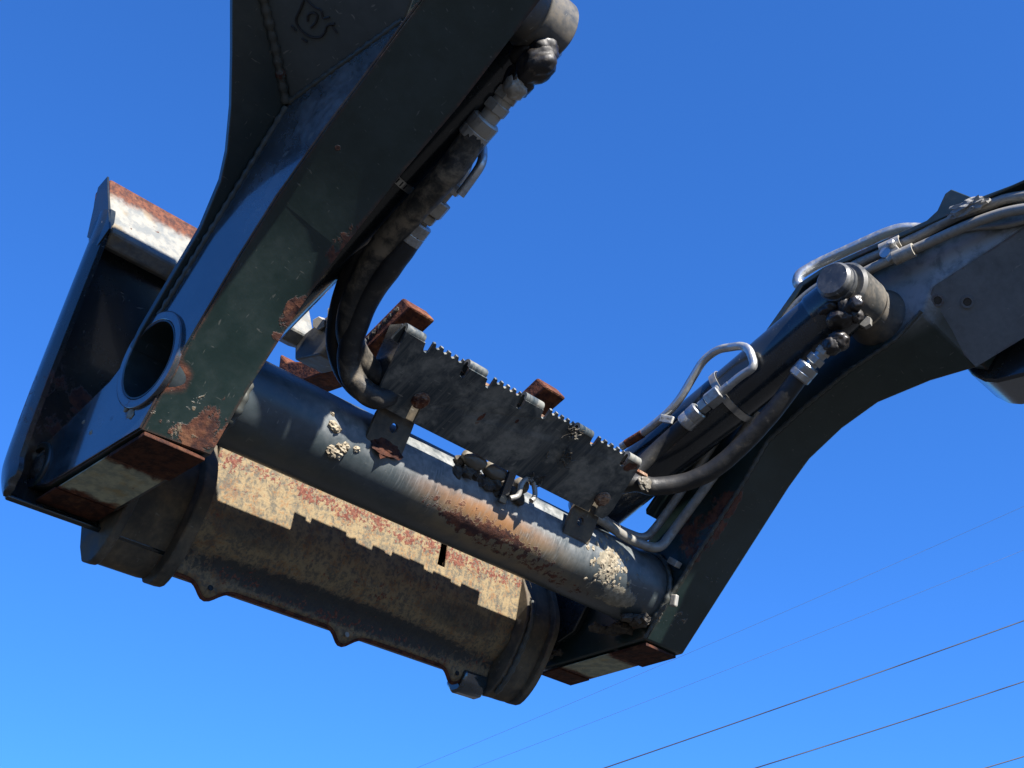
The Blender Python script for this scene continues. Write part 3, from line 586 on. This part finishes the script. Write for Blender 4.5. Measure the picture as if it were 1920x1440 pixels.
# ------------------------------------------------------------------ tilt cylinders
def cylinder(xc, sgn, rad, dz, label, pl=.082, eh=.045):
    t = thing('tilt_cylinder', label, 'hydraulic cylinder', (xc, PY, PZ - .06), 'tilt cylinders inside the two arms')
    a = Vector((xc, PY, PZ)); d = Vector((0, .74, -.305 + dz)).normalized()
    link('barrel', lathe(a + d * .05, a + d * .76, [(0, rad*.80), (.012, rad*.98), (.02, rad), (.70, rad), (.71, rad*.9)], 56), M_CYL, t, smooth=30)
    link('end_cap', lathe(a - d * .01, a + d * .085, [(0, rad*.7), (.02, rad*1.02), (.085, rad*1.06), (.095, rad*.98)], 40), M_CYL, t, smooth=30)
    link('eye', lathe((xc - sgn*.045, PY, PZ), (xc + sgn*eh, PY, PZ), [(0, .050), (.006, .056), (.039 + eh, .056), (.045 + eh, .050)], 48), M_BOSS, t, smooth=40)
    pin = link('pin', lathe((xc - sgn*.05, PY, PZ), (xc + sgn*.082, PY, PZ), [(0, .036), (pl + .018, .036), (pl + .022, .041), (pl + .030, .041), (pl + .0305, .038), (pl + .044, .038), (pl + .050, .033)], 48), M_PIN, t, smooth=30)
    return t, a, d
cl, al, dl = cylinder(.196, 1, .048, .012, 'black tilt cylinder half hidden behind the near arm, top of picture', .004, .022)
cr, ar, dr = cylinder(1.165, -1, .059, .010, 'black tilt cylinder beside the far arm, bare steel pipe loop strapped on')
def wrap(a, d, s, rad, w, mat, name, parent):
    return link(name, ring_mesh(a + d * (s - w/2), a + d * (s + w/2), rad + .0022, rad - .0005, 48), mat, parent, smooth=40)
wc = wrap(al, dl, .327, .048, .013, M_BAND, 'worm_clamp', cl)
for k in range(26):
    an = k * 2 * math.pi / 40 + 2.6; u = dl.orthogonal().normalized(); v = dl.cross(u)
    c = al + dl * .327 + (u * math.cos(an) + v * math.sin(an)) * .0503; rd = (u * math.cos(an) + v * math.sin(an))
    mtx = Matrix((dl, rd.cross(dl), rd)).transposed()
    link('clamp_slot', box(c, (.009, .0022, .0014), mtx), M_INK, wc)
bd = wrap(ar, dr, .325, .0615, .016, M_BAND, 'strap_band', cr)
# grease oozing round the pins
for c, s, sd in (((1.13, -0.6419, 0.504), (.030, .022, .020), 1), ((1.125, -0.6592, 0.5065), (.020, .022, .020), 2), ((1.13, -0.6074, 0.513), (.034, .030, .016), 3), ((1.13, -0.6216, 0.4874), (.030, .03, .02), 4), ((1.14, -0.6523, 0.4916), (.018, .016, .022), 6), ((1.14, -0.6068, 0.448), (.026, .026, .024), 5)):
    link('grease', lump(c, tuple(v * .88 for v in s), .20, 1.0, 4, sd), M_GREASE, cr, smooth=70)
for c, s, sd in (((0.19, -0.6384, 0.5032), (.024, .028, .026), 7), ((0.19, -0.6275, 0.4826), (.028, .036, .028), 8), ((0.18, -0.6314, 0.5398), (.028, .038, .034), 9), ((0.205, -0.6509, 0.5345), (.016, .022, .020), 11), ((0.2, -0.639, 0.5966), (.016, .024, .018), 12), ((0.185, -0.6106, 0.5125), (.026, .036, .026), 10)):
    link('grease', lump(c, s, .20, 1.0, 4, sd), M_GREASE, cl, smooth=70)
link('eye_cover', lump((0.19, -0.6275, 0.5711), (.028, .044, .052), (.12), 1.2, 4, 3.0), M_BOSS, cl, smooth=70)

# ------------------------------------------------------------------ hoses and pipes
def hose(label, path, r, mat, ends, group='hydraulic hoses', seg=20, wob=.04):
    t = thing('hydraulic_hose', label, 'hose', tuple(path[-1]), group)
    link('hose', sweep(catmull(path, 8), r, seg, wob=wob), mat, t, smooth=60)
    for kind, a, b, rr, m in ends:
        if kind == 'hex': link('hex_nut', hexprof(a, b, rr), m, t, smooth=20)
        elif kind == 'crimp':
            L = (Vector(b) - Vector(a)).length
            link('crimp_sleeve', lathe(a, b, [(0, rr*.86), (.003, rr), (L*.42, rr), (L*.45, rr*.97), (L*.5, rr), (L-.003, rr), (L, rr*.88)], 14), m, t, smooth=25)
        elif kind == 'stem': link('stem', lathe(a, b, [(0, rr), ((Vector(b)-Vector(a)).length, rr)], 20), m, t, smooth=40)
        elif kind == 'elbow': link('elbow', lump(a, (rr, rr, rr), .18, 1.4, 4, 2.0), m, t, smooth=60)
    return t
hose('thick dusty sleeved hose hanging below the near arm, bending into the guide plate',
     [(0.197, -0.5028, 0.4302), (0.199, -0.4685, 0.4036), (0.2, -0.4302, 0.3794), (0.207, -0.3533, 0.3552), (0.217, -0.2708, 0.3275), (0.232, -0.2081, 0.2905), (0.255, -0.1595, 0.2495), (0.29, -0.1355, 0.2236), (0.335, -0.1295, 0.2045), (0.375, -0.1402, 0.2045), (.46, -.125, .225), (.62, -.13, .24)], .0225, M_HOSE,
     [('crimp', (0.198, -0.4839, 0.4202), (0.197, -0.5218, 0.4397), .0245, M_FITD), ('stem', (0.197, -0.5173, 0.4358), (0.197, -0.5616, 0.4636), .016, M_FITD), ('hex', (0.197, -0.534, 0.4476), (0.197, -0.5484, 0.4564), .021, M_FITD), ('hex', (0.197, -0.555, 0.4589), (0.197, -0.5693, 0.4698), .020, M_FITD), ('elbow', (0.197, -0.589, 0.4795), 0, .026, M_GREASE), ('elbow', (0.193, -0.5849, 0.4648), 0, .020, M_FITD)])
hose('shorter black hose with two hex nuts, below the steel pipe loop of the near arm',
     [(0.238, -0.3309, 0.3493), (0.24, -0.2994, 0.3263), (0.242, -0.2628, 0.3022), (0.25, -0.2083, 0.2731), (0.268, -0.1562, 0.2308), (0.29, -0.1262, 0.1957), (0.315, -0.1237, 0.1693), (0.35, -0.1304, 0.1582), (0.4, -0.1243, 0.193), (.455, -.10, .225), (.62, -.095, .25)], .0205, M_HOSE2,
     [('crimp', (0.239, -0.3075, 0.3325), (0.238, -0.3403, 0.3553), .0215, M_FIT), ('stem', (0.238, -0.3381, 0.3521), (0.238, -0.4223, 0.4022), .0095, M_FITD), ('hex', (0.238, -0.3464, 0.3565), (0.238, -0.3593, 0.3639), .0165, M_FITD), ('hex', (0.238, -0.3618, 0.3637), (0.238, -0.3852, 0.3774), .0200, M_FITD), ('hex', (0.238, -0.4015, 0.3884), (0.238, -0.4177, 0.3981), .018, M_FIT)])
hose('smooth black hose against the near arm, leftmost of three entering the guide plate',
     [(0.21, -0.255, 0.3808), (0.222, -0.2062, 0.3458), (0.24, -0.1571, 0.3076), (0.262, -0.1168, 0.2663), (0.285, -0.0974, 0.2318), (0.31, -0.0975, 0.1954), (0.345, -0.1083, 0.1719), (0.405, -0.1096, 0.1955), (.47, -.085, .245), (.60, -.06, .27)], .0165, M_HOSE2, [], wob=.03)
hose('black hose with bright crimp sleeve dropping from the far cylinder to the guide plate',
     [(1.135, -0.5124, 0.3991), (1.135, -0.4682, 0.3614), (1.135, -0.4137, 0.3225), (1.13, -0.349, 0.2821), (1.12, -0.2947, 0.254), (1.1, -0.2415, 0.2398), (1.06, -0.1959, 0.2314), (1.02, -0.1782, 0.2309), (.97, -.12, .225), (.85, -.12, .235)], .0190, M_HOSE2,
     [('crimp', (1.135, -0.5109, 0.3971), (1.135, -0.5405, 0.4178), .0235, M_FIT), ('stem', (1.135, -0.5349, 0.4126), (1.135, -0.5845, 0.4399), .0125, M_FIT), ('hex', (1.135, -0.548, 0.4198), (1.135, -0.5613, 0.4282), .019, M_FIT), ('hex', (1.135, -0.5689, 0.4313), (1.135, -0.5797, 0.4394), .016, M_FITD), ('elbow', (1.135, -0.5942, 0.4408), 0, .020, M_GREASE)])
hose('black hose with silver hex couplings lying along the far cylinder',
     [(1.085, -0.2786, 0.3676), (1.085, -0.245, 0.3507), (1.08, -0.2017, 0.3262), (1.06, -0.1584, 0.2832), (1.03, -0.1304, 0.2441), (.96, -.09, .245), (.85, -.09, .255)], .0165, M_HOSE2,
     [('crimp', (1.085, -0.2647, 0.3613), (1.085, -0.3065, 0.3813), .0205, M_FIT), ('stem', (1.085, -0.3009, 0.3783), (1.085, -0.3826, 0.4104), .0095, M_FIT), ('hex', (1.085, -0.3093, 0.3828), (1.085, -0.3257, 0.3892), .0155, M_FIT), ('hex', (1.085, -0.3285, 0.3907), (1.085, -0.3611, 0.4023), .0195, M_FIT)], wob=.03)
def pipe(label, path, r, mat, bend=.03, group='bent steel hydraulic pipes'):
    t = thing('hydraulic_pipe', label, 'pipe', tuple(path[-1]), group)
    link('pipe', sweep(fillet(path, bend, 7), r, 16), mat, t, smooth=60); return t
lp = pipe('bare steel pipe bent into a hook, strapped to the far cylinder', [(1.085, -0.3799, 0.409), (1.085, -0.4095, 0.4214), (1.085, -0.4458, 0.4283), (1.085, -0.4346, 0.4869), (1.085, -0.362, 0.5057), (1.085, -0.3247, 0.4934), (1.085, -0.2499, 0.413), (1.085, -0.1742, 0.3815), (1.085, -0.1021, 0.3657)], .0088, M_PIPE, .034)
link('tag', box((1.075, -0.23, 0.3827), (.006, .034, .016), Matrix.Rotation(R(28), 3, 'X')), M_TAG, lp, bevel=.001)
link('rusted_end', lathe((1.0845, -0.1602, 0.3773), (1.0845, -0.104, 0.3662), [(0, .0093), (.045, .0093)], 16), M_RUST, lp, smooth=60)
cvt = bpy.data.curves.new('tag_text', 'FONT'); cvt.body = '8/11/994'; cvt.size = .0075; cvt.align_x = 'CENTER'; cvt.align_y = 'CENTER'
tmp = bpy.data.objects.new('tag_text', cvt); me = bpy.data.meshes.new_from_object(tmp); bpy.data.objects.remove(tmp)
tb = Vector((1.075, -0.23, 0.3827)); yd = Vector((0, math.cos(R(28)), math.sin(R(28))))
mt = Matrix((-yd, Vector((0, -yd.z, yd.y)), Vector((-1, 0, 0)))).transposed().to_4x4(); mt.translation = tb + Vector((-.0036, 0, 0)); me.transform(mt)
link('tag_print', me, M_INK, lp)
pipe('small bright pipe loop beside the thick dusty hose of the near arm', [(0.236, -0.4128, 0.3897), (0.238, -0.4363, 0.4054), (0.24, -0.4475, 0.4447), (0.242, -0.4701, 0.4474), (0.24, -0.4726, 0.4082), (0.238, -0.4519, 0.3858), (0.237, -0.4267, 0.3654)], .0078, M_PIPE, .022)
pipe('upper of two pale pipes clipped along the inner face of the far arm', [(1.235, -1.0312, 0.6537), (1.235, -0.9578, 0.6799), (1.235, -0.9209, 0.6821), (1.235, -0.8596, 0.6901), (1.235, -0.7659, 0.6794), (1.235, -0.6078, 0.6782), (1.235, -0.4905, 0.6533), (1.235, -0.4013, 0.5811), (1.235, -0.278, 0.4533)], .0105, M_PIPE_PALE, .05)
pipe('lower of two pale pipes clipped along the inner face of the far arm', [(1.225, -1.0275, 0.6182), (1.225, -0.9547, 0.6436), (1.225, -0.8791, 0.6498), (1.225, -0.7651, 0.6468), (1.225, -0.6356, 0.6442), (1.225, -0.5304, 0.616), (1.225, -0.4304, 0.5502), (1.225, -0.3232, 0.432)], .0105, M_PIPE_PALE, .05)
pipe('thick zinc pipe rising in a loop over the far arm top plate', [(1.34, -0.5156, 0.6961), (1.33, -0.4668, 0.7425), (1.32, -0.4455, 0.756), (1.32, -0.4542, 0.7802), (1.34, -0.4898, 0.8025), (1.36, -0.6555, 0.8198), (1.37, -0.6894, 0.8216), (1.38, -0.7151, 0.8143), (1.39, -0.7629, 0.7926)], .0125, M_PIPE, .03)
pipe('slim steel pipe along the far arm top edge, third from the bottom', [(1.26, -1.015, 0.6248), (1.262, -0.9415, 0.6352), (1.262, -0.8869, 0.6605), (1.262, -0.8378, 0.6775)], .006, M_PIPE_PALE, .05)
pipe('inner steel pipe bending from the far arm onto the cross tube', [(1.232, -0.3061, 0.4414), (1.232, -0.1693, 0.3126), (1.228, -0.0853, 0.235), (1.2, -0.0688, 0.1964), (1.16, -0.0367, 0.2139), (1.00, -.062, .206)], .0095, M_PIPE_PALE, .04)
pipe('outer steel pipe bending from the far arm onto the cross tube', [(1.236, -0.3556, 0.4245), (1.236, -0.2207, 0.2972), (1.234, -0.1204, 0.2126), (1.2, -0.1045, 0.1613), (1.14, -0.0711, 0.1759), (1.00, -.088, .178)], .0105, M_PIPE_PALE, .05)
pc = thing('pipe_clamp', 'grey plastic clamp with a steel bolt holding two pale pipes', 'pipe clamp', (1.23, -0.7202, 0.6554))
for a, b, x in (((1.228, -0.6924, 0.679), (1.228, -0.7373, 0.6801), 1.228), ((1.218, -0.7201, 0.6393), (1.218, -0.764, 0.6407), 1.218)):
    link('clamp_half', ring_mesh(a, b, .0150, .0108, 24), M_FITD, pc, smooth=30)
link('clamp_bridge', box((1.214, -0.7184, 0.6529), (.006, .034, .030), Matrix.Rotation(R(-24), 3, 'X')), M_FITD, pc, bevel=.002)
link('clamp_bolt', lathe((1.214, -0.7231, 0.667), tuple(Vector((1.214, -0.7231, 0.667)) + Vector((-.016, -.002, .004))), [(0, .008), (.014, .008), (.016, .006)], 16), M_PIPE, pc, smooth=40)
link('washer', lathe((1.213, -0.7054, 0.6587), tuple(Vector((1.213, -0.7054, 0.6587)) + Vector((-.003, 0, 0))), [(0, .012), (.003, .012)], 20), M_PIPE, pc, smooth=40)
# foam lump under the lug of the far arm
link('sealant', lump((1.215, -0.8889, 0.6831), (.012, .040, .014), .5, 2.2, 3, 3.1), M_SEAL, boom)

# ------------------------------------------------------------------ hose guide bolted over the tube
hg = thing('hose_guide', 'scuffed dark guide plate with scalloped upper edge, bolted above the cross tube', 'guide plate', (.67, -.10, .14))
T0, B0 = Vector((0, -.2512, .2212)), Vector((0, -.1187, .1556)); SH = -.052; L = (T0 - B0).length; ev = (T0 - B0).normalized(); gnm = Vector((1, 0, 0)).cross(ev)   # gnm points up and to the rear or front
back = gnm if gnm.y > 0 else -gnm
X0, X1 = .355, .998
lobes = [(X0, .399), (.505, .551), (.653, .703), (.805, .848), (.960, X1)]
out = [(X0, 0), (.414, 0)]
def slot(xc, w, top): return [(xc - w/2, 0), (xc - w/2, top - w/2)] + [(xc + w/2 * math.cos(a), top - w/2 + w/2 * math.sin(a)) for a in [math.pi - i * math.pi/6 for i in range(1, 6)]] + [(xc + w/2, top - w/2), (xc + w/2, 0)]
out = [(X0, 0)] + slot(.440, .020, .046) + slot(.952, .020, .042) + [(.986, 0), (X1 - .004, .012), (X1, .03)]
topo = []
for i, (a, b) in enumerate(lobes):
    topo.append((a, L - .006)); topo.append((b, L - .006))
    if i < 4:
        nb = lobes[i+1][0]
        # deep round notch right of the lobe, scalloped run, then a keyhole left of the next lobe
        topo += [(b + .001, L - .014)] + [(b + .0075 + .0065 * math.cos(an), L - .015 + .0065 * math.sin(an)) for an in [math.pi + k * math.pi/6 for k in range(1, 6)]] + [(b + .014, L - .012), (b + .0155, L + .001)]
        s0, s1 = b + .018, nb - .016; n = 4; wdt = (s1 - s0) / n
        for k in range(n):
            c = s0 + wdt * (k + .5)
            topo += [(s0 + wdt * k + .0015, L + .002)] + [(c + wdt * .33 * math.cos(an), L + .002 - .0080 * math.sin(an)) for an in [math.pi * (1 - j/4) for j in range(5)]]
        topo += [(s1, L + .002), (s1 + .002, L - .012)] + [(nb - .007 + .008 * math.cos(an), L - .018 + .010 * math.sin(an)) for an in [math.pi + k * math.pi/6 for k in range(1, 6)]] + [(nb, L - .014)]
out += topo[::-1]
# remove duplicates in sequence
cl2 = [out[0]]
for q in out[1:]:
    if abs(q[0] - cl2[-1][0]) + abs(q[1] - cl2[-1][1]) > 1e-4: cl2.append(q)
pl = [B0 + Vector((u + SH * v / L, 0, 0)) + ev * v + back * (.003 * math.sin(u * 9)) for u, v in cl2]
link('front_plate', loft([pl, [p + back * .0055 for p in pl]]), M_GUIDE, hg)
for a, b in lobes:
    rows = []
    for k in range(9):
        an = math.pi * k / 8; c = T0 - ev * .006 + back * .0095
        rows.append([c - back * .0095 * math.cos(an) + ev * .0095 * math.sin(an), c - back * .0040 * math.cos(an) + ev * .0040 * math.sin(an)])
    rows.append([rows[-1][0] - ev * .03, rows[-1][1] - ev * .03])
    prof = [r[0] for r in rows] + [r[1] for r in rows[::-1]]
    link('folded_tab', prism([(p.y, p.z) for p in prof], a + .0005 + SH, b - .0005 + SH), M_GUIDE if a > .4 and b < .99 else M_GUIDE, hg, smooth=35)
link('end_cheek', sheet([(0, .01), (.05, .02), (.055, .12), (.02, L), (0, L - .004)], B0 + Vector((X0 + .001, 0, 0)) + back * .007, back, ev * L + Vector((SH, 0, 0)), .004, 1), M_CYL, hg)
# rear wall of the guide with its own notched edge, and the floor that carries the hoses
rw = []
hs = [.034, .028, .036, .037, .030, .026, .033, .029, .035, .036, .028, .031, .025, .030]; x = .440
for k, hgt in enumerate(hs):
    wd_ = (.030, .012, .052, .038, .024, .046, .034, .018, .050, .042, .026, .055, .030, .058)[k]
    rw += [(x + .0004, hgt), (min(x + wd_, .955) - .0004, hgt - .0015)]; x += wd_
    if x >= .953: break
rwp = [(.440, 0), (rw[-1][0], 0)] + rw[::-1]
link('rear_wall', sheet(rwp, (0, -.050, .250), (1, 0, 0), (0, -.03, 1), .005, 1), M_GUIDE, hg)
for xa in (.40, .62, .80, .95):
    link('clamp_bolt', hexprof((xa, -.215, .228), (xa, -.208, .239), .0085), M_BOLT, hg, smooth=20)
link('rail', prism([(-.225, .221), (-.210, .227), (-.210, .233), (-.225, .227)], .38, 1.0), M_BOLT, hg)
for i, (xc, top) in enumerate(((.440 + SH*.3, .050), (.952 + SH*.3, .046))):
    c = B0 + Vector((xc, 0, 0)) + ev * (top - .004)
    b = link('bolt', lathe(c + back * .012, c - back * .010, [(0, .0125), (.012, .0125), (.0135, .0165), (.019, .0165), (.022, .011)], 20), M_BOLT, hg, smooth=35)
    link('nut', hexprof(c - back * .002, c - back * .012, .0135), M_BOLT, b, smooth=20)
def bracket(x0, x1, hx, low, rag):
    o = B0 + back * .012; e2 = Vector((0, .50, -.86)).normalized()
    n = 12; bot = []
    for k in range(n + 1):
        u = x0 + (x1 - x0) * k / n; bot.append((u, low + rag * noise.noise(Vector((u * 60, 3, 1)))))
    poly = [(x0 + .012, -.045), (x1 - .004, -.045)] + [(x1, .02)] + bot[::-1] + [(x0, .02)]
    h = [(hx + .009 * math.cos(2*math.pi*k/16), .030 + .009 * math.sin(2*math.pi*k/16)) for k in range(16)]
    ex = Vector((1, 0, 0)); nn = ex.cross(e2); bm = bmesh.new(); pts = poly + h
    f = [bm.verts.new(o + ex * u + e2 * v) for u, v in pts]; g = [bm.verts.new(o + ex * u + e2 * v + nn * .006) for u, v in pts]
    for t in tessellate_polygon([[Vector((u, v, 0)) for u, v in poly], [Vector((u, v, 0)) for u, v in h]]):
        bm.faces.new([f[i] for i in t]); bm.faces.new([g[i] for i in reversed(t)])
    for rng in (range(len(poly)), range(len(poly), len(pts))):
        rng = list(rng)
        for i, a in enumerate(rng):
            b = rng[(i + 1) % len(rng)]; bm.faces.new((f[a], f[b], g[b], g[a]))
    return link('bracket', bm_mesh(bm), M_EAR, hg)
bracket(.378, .462, .424, .066, .006); bracket(.905, .985, .940, .064, .002)
link('rust_scab', lump(on_tube(.425, -6, .002), (.034, .006, .020), .5, 1.8, 3, 1.0), M_RUSTPAD, hg)
#link('bracket_tab', prism([(-.088, .085), (-.080, .085), (-.074, .062), (-.082, .060)], .935, .957), M_GUIDE, hg)
#link('bracket_tab', prism([(-.088, .080), (-.080, .080), (-.074, .060), (-.082, .058)], .425, .445), M_EAR, hg)
for i, (x, s) in enumerate(((.628, .030), (.688, .031), (.765, .016))):
    link('hose_clamp', lump((x, -.098 + i*.002, .158), (s, .017, .017), .12, 1.1, 4, i + .3), M_PLAST, hg, smooth=60)
for i in range(16):
    link('packed_mud', lump((.60 + i * .011 + random.uniform(-.004, .004), -.082 + random.uniform(-.008, .006), .140 + random.uniform(-.010, .014)), (.013, .011, .013), .6, 1.8, 2, i * .77), M_DARKMUD, hg)
link('hook', sweep(catmull([(.722, -.104, .112), (.735, -.112, .120), (.737, -.118, .140), (.746, -.122, .155), (.762, -.122, .158), (.772, -.121, .148), (.774, -.120, .130), (.766, -.118, .118)], 6), .0052, 10), M_PIPE_PALE, hg, smooth=60)
link('hook_strap', prism([(-.128, .172), (-.12, .172), (-.085, .105), (-.093, .103)], .704, .722), M_CYL, hg, bevel=.001)
# roots and dry grass caught on the plate
for i in range(34):
    u = random.gauss(.795, .010); v = L * random.uniform(.45, 1.0) if i < 24 else L * random.uniform(.0, .18); u += (L - v) * .12 if i < 24 else -.02
    p = B0 + Vector((u + SH * v / L, 0, 0)) + ev * v - back * .001; q = [p]
    for k in range(3): q.append(q[-1] + Vector((random.uniform(-.010, .010), 0, 0)) + ev * random.uniform(-.010, .010) - back * random.uniform(-.0005, .003))
    link('dry_root', sweep(catmull(q, 3), random.uniform(.0006, .0014), 5), M_DARKMUD if i % 3 else M_PLAST, hg)
link('clay_flap', lump((1.02, -0.2032, 0.2227), (.018, .008, .016), .4, 1.6, 3, 8.8), M_PLAST, hg)

# ------------------------------------------------------------------ power lines far behind
def wire(a, b, r, sag, label, mat):
    a, b = Vector(a), Vector(b); pts = [a.lerp(b, t / 24) + Vector((0, 0, -sag * 4 * (t/24) * (1 - t/24))) for t in range(25)]
    o = link('power_line', sweep(pts, r, 6), mat, None, smooth=60); o['label'] = label; o['category'] = 'power line'; o['group'] = 'power lines across the sky'
wire((20.4216, 24.2948, 4.8926), (35.5378, 7.9933, 12.5397), 0.0155, 0.1, 'thick dark power line, highest of the clear lines at lower right', M_WIRE)
wire((23.5915, 21.1766, 5.4017), (35.9525, 8.5222, 10.9306), 0.0155, 0.1, 'dark power line below the highest clear one at lower right', M_WIRE)
wire((26.8708, 17.0189, 5.4211), (36.6548, 7.7565, 9.2311), 0.0155, 0.1, 'dark power line crossing only the bottom right corner', M_WIRE)
wire((47.4382, 60.2133, 14.876), (83.2259, 18.5128, 38.3865), 0.009, 0.3, 'faint thin power line, higher of the two pale ones', M_WIRE2)
wire((49.7581, 58.2373, 15.2045), (84.2278, 19.5277, 35.6007), 0.009, 0.3, 'faint thin power line, lower of the two pale ones', M_WIRE2)
